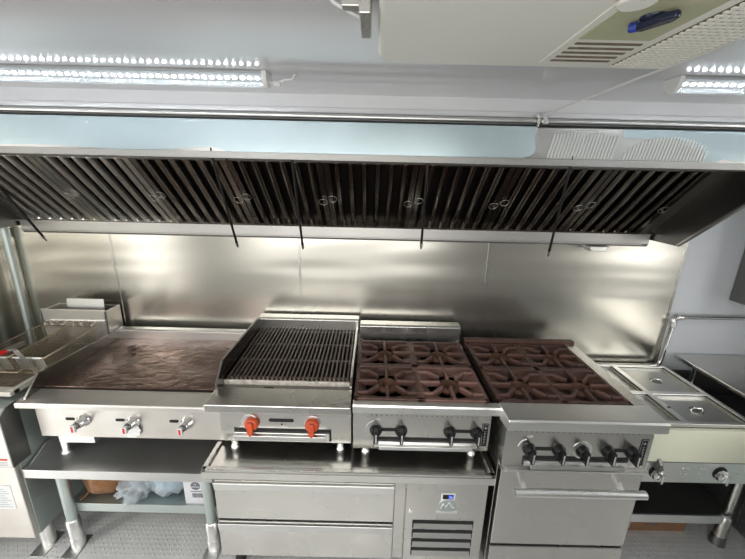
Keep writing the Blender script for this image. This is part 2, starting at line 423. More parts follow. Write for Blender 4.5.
lab[2] = 'third baffle grease filter from the left, with a hanging rod at its right edge'
f1 = make_filter('filterclean'); fm = make_filter('filtermid'); f2 = make_filter('filter')
for i in range(8):
    o = f1 if i == 0 else (copy_tree(f1) if i < 2 else (fm if i == 2 else (f2 if i == 3 else copy_tree(f2))))
    o.location = (fx[i], FB.y, FB.z); tag(o, lab[i], 'grease filter', 'baffle filters in the hood')

# grease cup
t = thing('grease_cup', 'small square metal grease cup under the right end of the hood gutter', 'cup', (1.225, 1.93, 1.45))
MB().prism([(1.172, 1.478), (1.182, 1.452), (1.268, 1.452), (1.278, 1.478)], 1.91, 1.975, 'y').build('cup', 'bright', t, .004)
B(1.165, 1.285, 1.905, 1.978, 1.476, 1.479).build('rim', 'chrome', t, .001)

# ---------------------------------------------------------------- lamps
def lamp(x0, x1, y, label, group='LED lamps on the ceiling', vis=True):
    z = CZ
    t = thing('led_lamp', label, 'ceiling light', (x0, y, z - .03), group)
    MB().prism([(y - .028, z - .001), (y - .028, z - .010), (y, z - .026), (y + .028, z - .010), (y + .028, z - .001)], x0 + .012, x1 - .012).build('body', 'diffuser', t, .001)
    m = MB(); x = x0 + .03
    while x < x1 - .03:
        for s in (-1, 1):
            c = Vector((x, y + s * .014, z - .019))
            # small chip tilted on the sloped face
            st = len(m.v); m.box(-.0042, .0042, -.003, .003, -.0012, .0012)
            m.xform(Matrix.Translation(c) @ Matrix.Rotation(-s * R(-29), 4, 'X'), st)
        x += .0225
    m.build('led_strip', 'led', t)
    n = 10; prof = []
    pr = [(math.cos(a) * .030 + y, z - .006 - math.sin(a) * .034) for a in [math.pi * k / n for k in range(n + 1)]]
    inn = [(math.cos(a) * .0288 + y, z - .006 - math.sin(a) * .0328) for a in [math.pi * k / n for k in range(n, -1, -1)]]
    MB().prism(pr + inn, x0 + .012, x1 - .012).build('cover', 'cover', t)
    for (a, b) in ((x0, x0 + .014), (x1 - .014, x1)):
        e = [(math.cos(q) * .031 + y, z - .006 - math.sin(q) * .035) for q in [math.pi * k / n for k in range(n + 1)]]
        MB().prism([(y + .031, z - .001)] + e + [(y - .031, z - .001)], a, b).build('end_cap', 'ledbase', t, .001)
    return t
l1 = lamp(-1.60, -.325, 1.185, 'clear LED tube lamp on the ceiling at left, its end cap above the charbroiler')
MB().tube([(-.326, 1.185, 2.075), (-.305, 1.19, 2.073), (-.28, 1.18, 2.080), (-.255, 1.19, 2.085), (-.245, 1.175, 2.094)], .0035, 6).tube([(-.31, 1.185, 2.072), (-.29, 1.185, 2.07)], .007, 8).build('lead_wire', 'wire', l1)
lamp(.845, 2.1, 1.14, 'clear LED tube lamp on the ceiling at the right, beside the air conditioner')
lamp(-2.05, -1.12, .32, 'LED tube lamp on the ceiling behind the camera, left end')
lamp(-1.02, -.09, .32, 'LED tube lamp on the ceiling behind the camera, beside the air conditioner')
lamp(.95, 2.1, .32, 'LED tube lamp on the ceiling behind the camera, right end')
tag(MB().tube([(.60, 1.43, 2.034), (.605, 1.41, 2.040), (.735, .83, 2.092), (.84, .5, 2.094), (.9, .3, 2.094)], .0035, 6).build('white_cable', 'wire'), 'thin white cable running along the ceiling right of the air conditioner', 'cable')
t = thing('cable_clip', 'small metal clamp holding the white cable at the top of the hood', 'clip', (.60, 1.43, 2.03))
MB().box(.585, .615, 1.405, 1.436, 2.031, 2.045).box(.588, .594, 1.40, 1.41, 2.0, 2.04).build('clamp', 'bright', t, .001)

# ---------------------------------------------------------------- air conditioner
ax0, ax1, ay1, ay0, az = .0, .632, .878, .10, 2.045
ac = thing('air_conditioner', 'cream ceiling air conditioner unit with slotted vents and a dark blue knob', 'air conditioner', ((ax0 + ax1) / 2, .5, az))
def rrect(x0, x1, y0, y1, r, n=8):
    p = []
    for (cx, cy, a0) in ((x1 - r, y1 - r, 0), (x0 + r, y1 - r, 90), (x0 + r, y0 + r, 180), (x1 - r, y0 + r, 270)):
        for k in range(n + 1):
            a = R(a0 + 90 * k / n); p.append((cx + r * math.cos(a), cy + r * math.sin(a)))
    return p
m = MB().prism(rrect(ax0, ax1, ay0, ay1, .055), az, CZ - .0005, 'z')
m.build('housing', 'cream', ac, .009, 4)
MB().prism([(.338, .842), (.345, .848), (.482, .848), (.482, .12), (.318, .12)], az - .002, az + .003, 'z').build('vent_panel', 'cream', ac, .001)
B(.345, .470, .12, .705, az - .0035, az - .0015).build('control_plate', 'olive', ac)
for k in range(5):
    yy = .722 + k * .023
    B(.352, .470, yy, yy + .008, az - .0035, az - .001).build('vent_slot', 'slotdk', ac)
MB().lathe([(.024, 0), (.024, .004), (.021, .005)], (.350, .568, az - .003), (0, 0, -1), 24).build('dial', 'cream', ac)
kb = MB().lathe([(.017, 0), (.017, .004), (.011, .006), (.010, .010)], (.405, .612, az - .003), (0, 0, -1), 24)
kb.prism([(.388, .622), (.394, .632), (.404, .630), (.424, .594), (.422, .578), (.413, .574), (.400, .590)], az - .018, az - .008, 'z')
kb.build('knob', 'navy', ac, .004)
MB().lathe([(.007, 0), (.007, .009), (.005, .012)], (.394, .626, az - .012), (-.75, .55, 0), 16).build('knob_tip', 'blue', ac)
MB().prism(rrect(.480, .614, .12, .862, .02), az - .002, az + .002, 'z').build('grille_rim', 'cream', ac, .001)
MB().prism(rrect(.490, .604, .13, .850, .014), az - .0032, az - .001, 'z').build('filter_mesh', 'slotdk', ac)
m = MB(); y = .140
while y < .842:
    m.box(.491, .603, y, y + .0048, az - .0055, az - .003); y += .0125
x = .496
while x < .600:
    m.box(x, x + .0022, .134, .846, az - .006, az - .003); x += .0135
tag(m.build('return_grille', 'cream', ac))
MB().box(-.03, -.012, .62, .72, az - .005, CZ - .001).box(-.06, -.012, .66, .68, az + .02, az + .03).build('bracket', 'steelv', ac, .002)
MB().tube([(-.02, .70, 2.06), (-.05, .69, 2.07), (-.075, .70, 2.085), (-.09, .69, 2.097)], .004, 6).build('bracket_wire', 'wire', ac)

# ---------------------------------------------------------------- common parts
def foot(parent, x, y, z0, z1, r=.016, name='foot', mat='bright'):
    return MB().lathe([(r * 1.15, 0), (r * 1.15, .008), (r * .8, .010), (r, z1 - z0 - .012), (r, z1 - z0)], (x, y, z0), (0, 0, 1), 14).build(name, mat, parent)
def knob_range(parent, x, y, z, tilt=0):
    d = (0, -1, 0)
    m = MB().lathe([(.027, 0), (.027, .006), (.023, .012), (.020, .022), (.016, .024)], (x, y, z), d, 20)
    m.prism([(x - .007, z + .022), (x + .007, z + .022), (x + .0085, z - .03), (x + .005, z - .036), (x - .005, z - .036), (x - .0085, z - .03)], y - .045, y - .008, 'y')
    o = m.build('knob', 'black', parent, .0015)
    B(x - .0032, x + .0032, y - .0462, y - .0448, z - .03, z + .012).build('pointer', 'chrome', o)
    return o

# ---------------------------------------------------------------- chef base
cb = thing('refrigerated_chef_base', 'low stainless refrigerated base with two wide drawers under the charbroiler', 'refrigerated base', (-.08, 1.55, 0))
CX0, CX1, CY0, CZT = -.692, .530, 1.195, .632
m = MB().box(CX0, CX1, CY0, 1.95, CZT - .05, CZT - .012)
m.build('top', 'mirror', cb, .003)
m = MB().box(CX0, CX1, CY0, CY0 + .022, CZT - .012, CZT).box(CX0, CX0 + .022, CY0, 1.95, CZT - .012, CZT).box(CX1 - .022, CX1, CY0, 1.95, CZT - .012, CZT).box(CX0, CX1, 1.93, 1.95, CZT - .012, CZT)
m.build('raised_edge', 'steel', cb, .004)
B(CX0 + .03, CX1 - .015, 1.235, 1.92, .13, CZT - .051).build('cabinet', 'steelv', cb, .002)
for (z0, z1) in ((.352, .560), (.138, .338)):
    dr = B(-.655, .115, 1.214, 1.238, z0, z1).build('drawer', 'steel', cb, .003)
    MB().prism([(1.2138, z1 - .045), (1.2138, z1 - .004), (1.200, z1 - .002), (1.198, z1 - .006), (1.206, z1 - .045)], -.652, .112).build('pull_lip', 'bright', dr, .001)
B(-.655, .115, 1.222, 1.236, .338, .352).build('drawer_gap', 'blackm', cb)
B(.118, .162, 1.222, 1.236, .135, .575).build('divider', 'steelv', cb, .001)
cp = B(.167, .512, 1.214, 1.238, .135, .575).build('compressor_panel', 'steelv', cb, .002)
m = MB()
for k in range(5):
    z1 = .368 - k * .052
    if z1 - .04 < .14: break
    B(.20, .468, 1.2115, 1.2145, z1 - .042, z1).build('louver_slot', 'blackm', cp)
    MB().prism([(1.213, z1 - .012), (1.203, z1 - .036), (1.206, z1 - .040), (1.2135, z1 - .038)], .205, .463).build('louver_blade', 'bright', cp)
B(.315, .375, 1.2095, 1.2142, .487, .521).build('thermostat', 'ledbase', cp, .001)
B(.322, .368, 1.2088, 1.2097, .492, .516).build('display', 'black', cp)
B(.345, .367, 1.2083, 1.2089, .493, .515).build('lit_display', 'screen', cp)
text_mesh('36', .016, (.356, 1.208, .503), 'digit', cp, 'display_digits')
m = MB().lathe([(.040, 0), (.040, .003), (.034, .004)], (.345, 1.2142, .452), (0, -1, 0), 28)
m.build('round_badge', 'galv', cp)
MB().tube([(.318, 1.2095, .44), (.325, 1.2095, .468), (.338, 1.2095, .448), (.352, 1.2095, .475), (.365, 1.2095, .45), (.374, 1.2095, .445)], .003, 6).box(.30, .39, 1.2095, 1.2142, .414, .424).build('badge_emblem', 'bright', cp)
MB().lathe([(.009, 0), (.009, .004)], (.187, 1.2142, .42), (0, -1, 0), 14).build('lock', 'chrome', cp)
for (x, y) in ((-.60, 1.30), (.44, 1.30), (-.60, 1.86), (.44, 1.86)):
    c = MB().box(x - .045, x + .045, y - .045, y + .045, .122, .130).tube([(x, y, .10), (x, y, .125)], .015, 12).prism([(y - .03, .11), (y + .03, .11), (y + .012, .045), (y - .012, .045)], x - .021, x - .018).prism([(y - .03, .11), (y + .03, .11), (y + .012, .045), (y - .012, .045)], x + .018, x + .021).build('caster', 'bright', cb)
    MB().lathe([(.049, 0), (.052, .004), (.052, .026), (.049, .030)], (x - .015, y, .052), (1, 0, 0), 20).build('caster_wheel', 'rubber', c)

# ---------------------------------------------------------------- charbroiler
br = thing('charbroiler', 'countertop charbroiler with black grill bars and two orange red knobs', 'charbroiler', (-.37, 1.6, .632))
X0, X1 = -.652, -.078
B(X0, X1, 1.318, 1.90, .672, .872).build('body', 'steel', br, .002)
MB().prism([(1.21, .930), (1.21, .896), (1.225, .890), (1.318, .872), (1.337, .872), (1.337, .930)], X0 - .004, X1 + .002).build('front_ledge', 'steel', br, .003)
prof = [(1.312, .872), (1.310, .958), (1.385, 1.030), (1.88, 1.030), (1.90, 1.016), (1.90, .872)]
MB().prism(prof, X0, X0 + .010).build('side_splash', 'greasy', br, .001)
MB().prism([(1.345, .872), (1.345, .94), (1.39, .958), (1.90, .965), (1.90, .872)], X1 - .010, X1).build('side_splash', 'steel', br, .001)
MB().prism([(1.895, .872), (1.895, 1.018), (1.915, 1.022), (1.972, 1.022), (1.972, .95), (1.93, .872)], X0 - .002, X1 + .004).build('back_splash', 'steel', br, .002)
MB().box(X0 + .01, X1 - .01, 1.338, 1.375, .872, .919).build('drip_trough', 'darksteel', br)
B(X0 + .19, X0 + .235, 1.345, 1.362, .9192, .9198).build('trough_hole', 'blackm', br)
B(X0 + .01, X1 - .01, 1.376, 1.386, .872, .940).build('front_rail', 'ash', br, .002)
B(X0 + .01, X1 - .01, 1.386, 1.895, .872, .885).build('firebox', 'blackm', br)
for k in range(4):
    x = X0 + .09 + k * .137
    MB().prism([(x - .035, .888), (x, .915), (x + .035, .888)], 1.40, 1.88, 'y').build('radiant', 'brass', br)
for k, x in enumerate((-.510, -.247)):
    MB().lathe([(.036, 0), (.036, .003)], (x - (.012 if k == 0 else 0), 1.318, .772), (0, -1, 0), 24).build('bezel', 'bright', br)
    m = MB().lathe([(.031, .002), (.031, .014), (.026, .022), (.022, .024)], (x, 1.318, .768), (0, -1, 0), 20)
    m.prism([(x - .011, .790), (x + .011, .790), (x + .013, .745), (x + .004, .726), (x - .004, .726), (x - .013, .745)], 1.280, 1.305, 'y')
    m.build('knob', 'orange', br, .002)
def slotprof(x0, x1, z, r):
    return [(x0 + r - r * math.sin(a), z + r * math.cos(a)) for a in [math.pi * k / 8 for k in range(9)]] + [(x1 - r + r * math.sin(a), z - r * math.cos(a)) for a in [math.pi * k / 8 for k in range(9)]]
MB().prism(slotprof(-.437, -.327, .784, .008), 1.3165, 1.3185, 'y').lathe([(.004, 0), (.004, .002)], (-.381, 1.3185, .764), (0, -1, 0), 10).build('sight_slot', 'blackm', br)
B(-.59, -.165, 1.3165, 1.3185, .680, .742).build('tray_opening', 'blackm', br)
MB().box(-.585, -.172, 1.305, 1.319, .686, .728).prism([(1.319, .728), (1.290, .722), (1.286, .706), (1.292, .702), (1.298, .716), (1.319, .720)], -.585, -.19).build('drip_tray', 'bright', br, .001)
for (x, y) in ((-.605, 1.345), (-.128, 1.345), (-.605, 1.85), (-.128, 1.85)): foot(br, x, y, .6215, .672)
# broiler grates (four lift-out sections)
gw = (X1 - X0 - .024) / 4
bp = gw / 7
gr = thing('broiler_grate', 'x', 'grill grate', (X0 + .012, 1.388, .93), 'grates of the charbroiler')
m = MB()
for i in range(7):
    x = X0 + .012 + bp * (i + .5)
    m.prism([(1.388, .938), (1.392, .944), (1.895, .962), (1.895, .945), (1.388, .920)], x - .0040, x + .0040)
for y in (1.412, 1.56, 1.72, 1.87):
    z = .940 + (y - 1.39) * .036
    m.box(X0 + .0125, X0 + .012 + gw - .0005, y - .005, y + .005, z - .013, z - .001)
m.build('bars', 'broil', gr, .001)
gl = ['leftmost of the four black charbroiler grates, beside the tall side splash', 'second black charbroiler grate from the left', 'third black charbroiler grate from the left', 'rightmost black charbroiler grate, next to the four burner range']
for i in range(4):
    o = gr if i == 0 else copy_tree(gr)
    o.location.x = X0 + .012 + gw * i; tag(o, gl[i])

# ---------------------------------------------------------------- cast iron range grates
def make_grate(wx, wy, mat, name_loc):
    g = thing('burner_grate', 'x', 'burner grate', name_loc, 'cast iron burner grates')
    ox, oy, oz = name_loc; cx, cy = ox + wx / 2, oy + wy / 2; zt = oz + .034; zb = oz
    m = MB()
    # outer frame
    tck = .016
    for (a, b, c, d) in ((ox, ox + wx, oy, oy + tck), (ox, ox + wx, oy + wy - tck, oy + wy), (ox, ox + tck, oy, oy + wy), (ox + wx - tck, ox + wx, oy, oy + wy)):
        m.box(a, b, c, d, zt - .020, zt - .004)
    # dished web from the frame down to the burner ring
    n = 32; ring = []
    def sq(a, h): 
        c, s = math.cos(a), math.sin(a); k = 1 / max(abs(c), abs(s)); return (cx + c * k * h[0], cy + s * k * h[1])
    levels = [((wx / 2 - tck, wy / 2 - tck), None, zt - .008), (None, wx * .42, zt - .016), (None, wx * .335, zt - .030)]
    for (h, r, z) in levels:
        for k in range(n):
            a = 2 * math.pi * k / n
            p = sq(a, h) if h else (cx + r * math.cos(a), cy + r * math.sin(a) * wy / wx)
            ring.append((p[0], p[1], z))
    vs = ring + [(p[0], p[1], p[2] - .004) for p in ring]
    fs = []; T = 3 * n
    for i in range(2):
        for k in range(n):
            q = (i * n + k, i * n + (k + 1) % n, (i + 1) * n + (k + 1) % n, (i + 1) * n + k)
            fs.append(q); fs.append(tuple(T + z for z in reversed(q)))
    for k in range(n):
        fs.append((2 * n + k, 2 * n + (k + 1) % n, T + 2 * n + (k + 1) % n, T + 2 * n + k)); fs.append((k, T + k, T + (k + 1) % n, (k + 1) % n))
    m.add(vs, fs, False)
    web = m.build('dished_frame', mat, g, .0025)
    m = MB(); sx_, sy_ = wx, wy
    def web(p0, p1, z0=None, z1=None, hw=.0075, deep=.027):
        p0, p1 = Vector(p0), Vector(p1); d = (p1 - p0); d.z = 0; d.normalize(); n_ = Vector((-d.y, d.x, 0)) * hw
        vs = []
        for p in (p0, p1):
            for (k, dz) in ((-1, -deep), (-.95, -.004), (-.45, 0), (.45, 0), (.95, -.004), (1, -deep)): vs.append(p + n_ * k + Vector((0, 0, dz)))
        m.add(vs, [(0, 1, 2, 3, 4, 5), (11, 10, 9, 8, 7, 6)] + [(i, (i + 1) % 6, 6 + (i + 1) % 6, 6 + i) for i in range(6)])
    for (dx, dy) in ((0, 1), (0, -1), (1, 0), (-1, 0)):
        web((cx + dx * (sx_ / 2 - .006), cy + dy * (sy_ / 2 - .006), zt), (cx + dx * sx_ * .15, cy + dy * sy_ * .14, zt + .001))
    for sx in (-1, 1):
        for sy in (-1, 1):
            q0 = (cx + sx * (sx_ / 2 - .004), cy + sy * sy_ * .315, zt - .002)
            q1 = (cx + sx * sx_ * .30, cy + sy * sy_ * .315, zt)
            q2 = (cx + sx * sx_ * .145, cy + sy * sy_ * .15, zt + .001)
            web(q0, q1); web(q1, q2, hw=.0085)
    m.build('fingers', mat, g, .0015)
    return g
def burner(parent, x, y, z):
    MB().lathe([(.048, 0), (.054, .012), (.050, .020), (.034, .026), (.025, .008), (.010, .007)], (x, y, z), (0, 0, 1), 24).build('burner', 'brass', parent)
def place_grates(first, x0, y0, wx, wy, z, labels, mats_):
    k = 0
    for j in range(2):
        for i in range(2):
            g = protos[mats_[k]]
            o = copy_tree(g) if used[mats_[k]] else g
            used[mats_[k]] = True
            o.location = (x0 + i * wx, y0 + j * wy, z); tag(o, labels[k]); k += 1
GW, GY = .278, .2745
protos = {'iron': make_grate(GW, GY, 'iron', (0, 0, .9065)), 'iron2': make_grate(GW, GY, 'iron2', (0, 0, .9065))}
used = {'iron': False, 'iron2': False}

# ---------------------------------------------------------------- four burner countertop range
def badge(parent, x0, x1, y, z0, z1):
    o = B(x0, x1, y - .002, y, z0, z1).build('badge', 'black', parent, .0005)
    xc = (x0 + x1) / 2; wd = x1 - x0
    m = MB().box(x0 + .002, x0 + .0035, y - .0028, y - .0015, z0 + .003, z1 - .003).box(x1 - .0035, x1 - .002, y - .0028, y - .0015, z0 + .003, z1 - .003)
    m.box(x0 + .002, x1 - .002, y - .0028, y - .0015, z1 - .0045, z1 - .003)
    m.box(xc - .0065, xc + .0065, y - .0028, y - .0015, z1 - .022, z1 - .018).box(xc - .002, xc + .002, y - .0028, y - .0015, z1 - .027, z1 - .013)
    z = z1 - .036; k = 0
    while z > z0 + .008:
        h = (.004, .003, .005)[k % 3]
        m.box(xc - .004, xc - .0018 + (k % 2) * .003, y - .0028, y - .0015, z - h, z); m.box(xc - .004, xc + .004, y - .0028, y - .0015, z - .0012, z)
        z -= h + .004; k += 1
    m.build('badge_marks', 'bright', o)
    return o
r4 = thing('countertop_range', 'countertop gas range with four rusty grates and four black knobs', 'range', (.23, 1.55, .632))
A0, A1 = -.068, .518
B(A0, A1, 1.290, 1.86, .672, .900).build('body', 'steel', r4, .002)
MB().prism([(1.236, .930), (1.232, .922), (1.232, .893), (1.290, .885), (1.290, .90), (1.268, .90), (1.268, .930)], A0, A1 + .014).build('front_nose', 'bright', r4, .002)
MB().prism([(1.870, .90), (1.870, .998), (1.878, 1.006), (1.94, 1.006), (1.94, .90)], A0 + .004, A1 - .010).build('back_guard', 'steel', r4, .002)
B(A0 + .002, A1 - .001, 1.268, 1.82, .895, .900).build('drip_pan', 'broil', r4)
for x in (.030, .138, .346, .459): knob_range(r4, x, 1.290, .768)
for (a, b) in ((.036, .132), (.352, .453)): B(a, b, 1.2885, 1.2905, .764, .780).build('panel_slot', 'blackm', r4)
m = MB()
for k in range(22): m.lathe([(.0022, 0), (.0022, .001)], (.01 + k * .0213, 1.2903, .842), (0, -1, 0), 6)
m.build('vent_holes', 'blackm', r4)
MB().tube([(-.012 + .036 * (1 - math.cos(a)) - .0, 1.2895, .775 + .040 * math.sin(a)) for a in [R(10 + 8 * k) for k in range(10)]], .0022, 5).build('dial_arc', 'paper', r4)
text_mesh('OFF', .013, (.036, 1.2895, .822), 'paper', r4, 'off_lettering')
B(.02, .47, 1.2885, 1.2905, .690, .735).build('tray_opening', 'blackm', r4)
MB().box(.024, .466, 1.276, 1.291, .694, .722).prism([(1.291, .712), (1.262, .708), (1.258, .694), (1.264, .690), (1.270, .702), (1.291, .704)], .044, .44).build('drip_tray', 'bright', r4, .001)
badge(r4, .483, .512, 1.290, .700, .812)
for (x, y) in ((-.014, 1.335), (.462, 1.335), (-.014, 1.83), (.462, 1.83)): foot(r4, x, y, .6215, .672)
for x in (A0 + .006 + GW / 2, A0 + .006 + GW * 1.5):
    for y in (1.270 + GY / 2, 1.270 + GY * 1.5): burner(r4, x, y, .9002)
# ---------------------------------------------------------------- oven range
r6 = thing('oven_range', 'stainless gas range with oven door, long bar handle and five black knobs', 'range', (.85, 1.5, 0))
O0, O1 = .546, 1.140
B(O0, O1, 1.235, 1.84, .12, .885).build('body', 'steelv', r6, .002)
MB().prism([(1.152, .938), (1.148, .930), (1.148, .892), (1.235, .880), (1.235, .915), (1.262, .915), (1.262, .938)], O0 - .018, O1).build('front_nose', 'bright', r6, .002)
B(O0 - .016, O1, 1.262, 1.86, .885, .900).build('top_deck', 'broil', r6)
B(O0 - .018 + .5545, O1, 1.262, 1.86, .900, .934).build('side_deck', 'steel', r6, .002)
B(O0 - .018, O1, 1.826, 1.862, .900, .950).build('back_trim', 'iron', r6, .002)
pn = B(O0, O1 - .002, 1.200, 1.236, .683, .890).build('control_panel', 'steelv', r6, .002)
for x in (.650, .768, .863, .967, 1.062):
    if x == .863: MB().lathe([(.040, 0), (.040, .002)], (x, 1.2, .768), (0, -1, 0), 28).build('dial_ring', 'bright', r6)
    knob_range(r6, x, 1.200, .765)
for (a, b) in ((.656, .762), (.973, 1.056)): B(a, b, 1.1985, 1.2005, .762, .778).build('panel_slot', 'blackm', r6)
m = MB()
for k in range(24): m.lathe([(.0022, 0), (.0022, .001)], (.585 + k * .0213, 1.2003, .848), (0, -1, 0), 6)
m.build('vent_holes', 'blackm', r6)
MB().tube([(.602 + .036 * (1 - math.cos(a)), 1.1995, .772 + .042 * math.sin(a)) for a in [R(10 + 8 * k) for k in range(10)]], .0022, 5).build('dial_arc', 'paper', r6)
text_mesh('OFF', .014, (.645, 1.1995, .826), 'paper', r6, 'off_lettering')
B(.628, 1.058, 1.1985, 1.2005, .690, .735).build('tray_opening', 'blackm', r6)
MB().box(.632, 1.054, 1.190, 1.201, .694, .718).prism([(1.201, .708), (1.178, .704), (1.174, .690), (1.180, .688), (1.186, .700), (1.201, .702)], .655, 1.035).build('drip_tray', 'bright', r6, .001)
badge(r6, 1.092, 1.122, 1.200, .700, .826)
MB().box(O0 + .003, O1 - .003, 1.178, 1.236, .672, .682).build('panel_trim', 'bright', r6, .001)
dr = B(O0 + .002, O1 - .002, 1.200, 1.235, .262, .668).build('oven_door', 'steelv', r6, .004)
MB().tube([(.582, 1.128, .622), (1.100, 1.128, .622)], .0165, 18).build('handle_bar', 'bright', dr)
for x in (.622, 1.012):
    MB().prism([(1.200, .664), (1.200, .640), (1.170, .632), (1.128, .612), (1.124, .632), (1.16, .650)], x - .008, x + .008).build('handle_bracket', 'bright', dr, .002)
B(O0 + .004, O1 - .004, 1.212, 1.236, .248, .262).build('door_gap', 'blackm', r6)
B(O0 + .002, O1 - .002, 1.200, 1.235, .125, .248).build('kick_panel', 'steelv', r6, .003)
for (x, y) in ((.60, 1.28), (1.09, 1.28), (.60, 1.79), (1.09, 1.79)): foot(r6, x, y, 0, .12, .02, 'leg')
gx = O0 - .016
for x in (gx + GW / 2, gx + GW * 1.5):
    for y in (1.272 + GY / 2, 1.272 + GY * 1.5): burner(r6, x, y, .9002)
place_grates(None, A0 + .004, 1.270, GW, GY, .9065, ['front left rusty grate on the countertop range', 'front right grate on the countertop range, lighter brown than its neighbours', 'back left rusty grate on the countertop range', 'back right rusty grate on the countertop range, in front of the steel back guard'], ['iron', 'iron2', 'iron', 'iron'])
place_grates(None, gx, 1.272, GW * .985, GY, .9065, ['front left rusty grate on the oven range', 'front right rusty grate on the oven range, beside the steam table', 'back left rusty grate on the oven range', 'back right rusty grate on the oven range'], ['iron', 'iron', 'iron', 'iron'])

# ---------------------------------------------------------------- griddle stand
st = thing('griddle_stand', 'worn stainless equipment stand with undershelf beneath the griddle', 'stand', (-1.13, 1.6, 0))
S0, S1 = -1.558, -.705
MB().box(S0, S1, 1.300, 1.95, .488, .503).prism([(1.297, .506), (1.297, .460), (1.305, .460), (1.305, .500), (1.315, .503), (1.315, .506)], S0, S1).build('top', 'worn', st, .002)
MB().prism([(1.33, .503), (1.42, .545), (1.95, .548), (1.95, .503)], S0, S0 + .008).build('side_rim', 'worn', st, .001)
MB().box(-1.425, S1, 1.372, 1.92, .228, .242).box(-1.425, S1, 1.366, 1.374, .196, .244).build('undershelf', 'galv', st, .002)
for (x, y) in ((-1.443, 1.350), (-.762, 1.353), (-1.443, 1.88), (-.762, 1.88)):
    lg = MB().tube([(x, y, .155), (x, y, .488)], .0235, 16).build('leg', 'galv', st)
    MB().lathe([(.029, 0), (.029, .125), (.0235, .130)], (x, y, .04), (0, 0, 1), 18).build('leg_sleeve', 'bright', lg)
    MB().lathe([(.031, 0), (.031, .055), (.028, .058)], (x, y, .006), (0, 0, 1), 18).build('foot', 'bright', lg)
    B(x - .035, x + .035, y - .075, y + .045, 0, .006).build('foot_plate', 'worn', lg, .001)
# ---------------------------------------------------------------- griddle
gd = thing('griddle', 'flat top griddle with an oily brown plate and three chrome knobs', 'griddle', (-1.07, 1.6, .503))
G0, G1 = -1.478, -.664
B(-1.497, G1, 1.362, 1.90, .636, .84).build('body', 'satin', gd, .002)
MB().prism([(1.288, .862), (1.283, .856), (1.283, .838), (1.30, .834), (1.362, .834), (1.388, .84), (1.388, .868)], G0 - .018, G1 + .002).build('front_ledge', 'satin', gd, .003)
B(G0 + .012, G1, 1.396, 1.895, .845, .876).build('plate', 'plate', gd, .0015)
B(G0 + .012, G1, 1.388, 1.396, .84, .868).build('grease_trough', 'blackm', gd)
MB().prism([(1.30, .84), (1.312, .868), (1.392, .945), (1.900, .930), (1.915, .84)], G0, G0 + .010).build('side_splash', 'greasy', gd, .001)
MB().prism([(1.895, .84), (1.895, .925), (1.905, .932), (1.940, .932), (1.940, .84)], G0, G1).build('back_splash', 'bright', gd, .002)
for i, x in enumerate((-1.283, -1.058, -.815)):
    MB().prism(slotprof(x - .085, x - .043, .732, .007), 1.3605, 1.3625, 'y').build('sight_slot', 'blackm', gd)
    if i == 1:
        n = 40; pf = [(x - .018 + (.044 + .003 * math.cos(10 * a)) * math.cos(a), .686 + (.040 + .003 * math.cos(10 * a)) * math.sin(a)) for a in [2 * math.pi * k / n for k in range(n)]]
        MB().prism(pf, 1.352, 1.3545, 'y').build('foil_collar', 'filmwhite', gd)
    d = Vector((-.10, -1, -.02)).normalized(); c = Vector((x, 1.362, .73))
    k = MB().lathe([(.030, 0), (.028, .012), (.020, .018), (.020, .034), (.015, .040)], c, d, 20).build('knob', 'chrome', gd)
    MB().lathe([(.0165, .036), (.0155, .048), (.012, .052)], c, d, 16).build('knob_cap', 'darksteel', k)
    e = c + d * .052 + Vector((-.002, 0, -.004))
    MB().box(e.x - .011, e.x + .009, e.y - .010, e.y + .004, e.z - .018, e.z + .016).build('white_pointer', 'paper', k, .002)
    MB().box(e.x - .0055, e.x + .0035, e.y - .0115, e.y - .008, e.z - .015, e.z + .012).build('red_mark', 'red', k)
for (x, y) in ((-1.458, 1.42), (-.72, 1.48), (-1.458, 1.86), (-.74, 1.86)): foot(gd, x, y, .503, .636, .020)
B(-1.435, -1.27, 1.375, 1.52, .592, .6345).build('gas_inlet_box', 'bright', gd, .002)
B(-.705, -.672, 1.2895, 1.33, .8622, .8628).build('sticker', 'paper', gd)
# ---------------------------------------------------------------- fryer
fr = thing('deep_fryer', 'stainless floor deep fryer at the left edge with a tall flue box', 'fryer', (-1.78, 1.6, 0))
F0, F1 = -1.985, -1.568
MB().prism([(1.305, .125), (1.305, .785), (1.33, .800), (1.37, .815), (1.835, .850), (1.835, .125)], F0 + .004, F1).build('cabinet_body', 'galv', fr, .002)
B(F0 + .002, F1 - .002, 1.280, 1.305, .125, .533).build('door', 'satin', fr, .003)
MB().prism([(1.280, .535), (1.280, .785), (1.305, .785), (1.305, .535)], F0 + .002, F1 - .002).build('upper_apron', 'satin', fr, .003)
MB().prism([(1.276, .537), (1.276, .792), (1.31, .818), (1.36, .822), (1.36, .537)], F1 - .004, F1 + .003).build('side_edge', 'darksteel', fr, .001)
B(F0 + .03, F1 - .03, 1.40, 1.82, .850, .856).build('oil_surface', 'slotdk', fr)
m = MB().box(F0, F0 + .02, 1.36, 1.835, .85, .875).box(F1 - .02, F1, 1.36, 1.835, .85, .875).box(F0, F1, 1.345, 1.39, .85, .872)
m.build('tank_rim', 'creamdk', fr, .003)
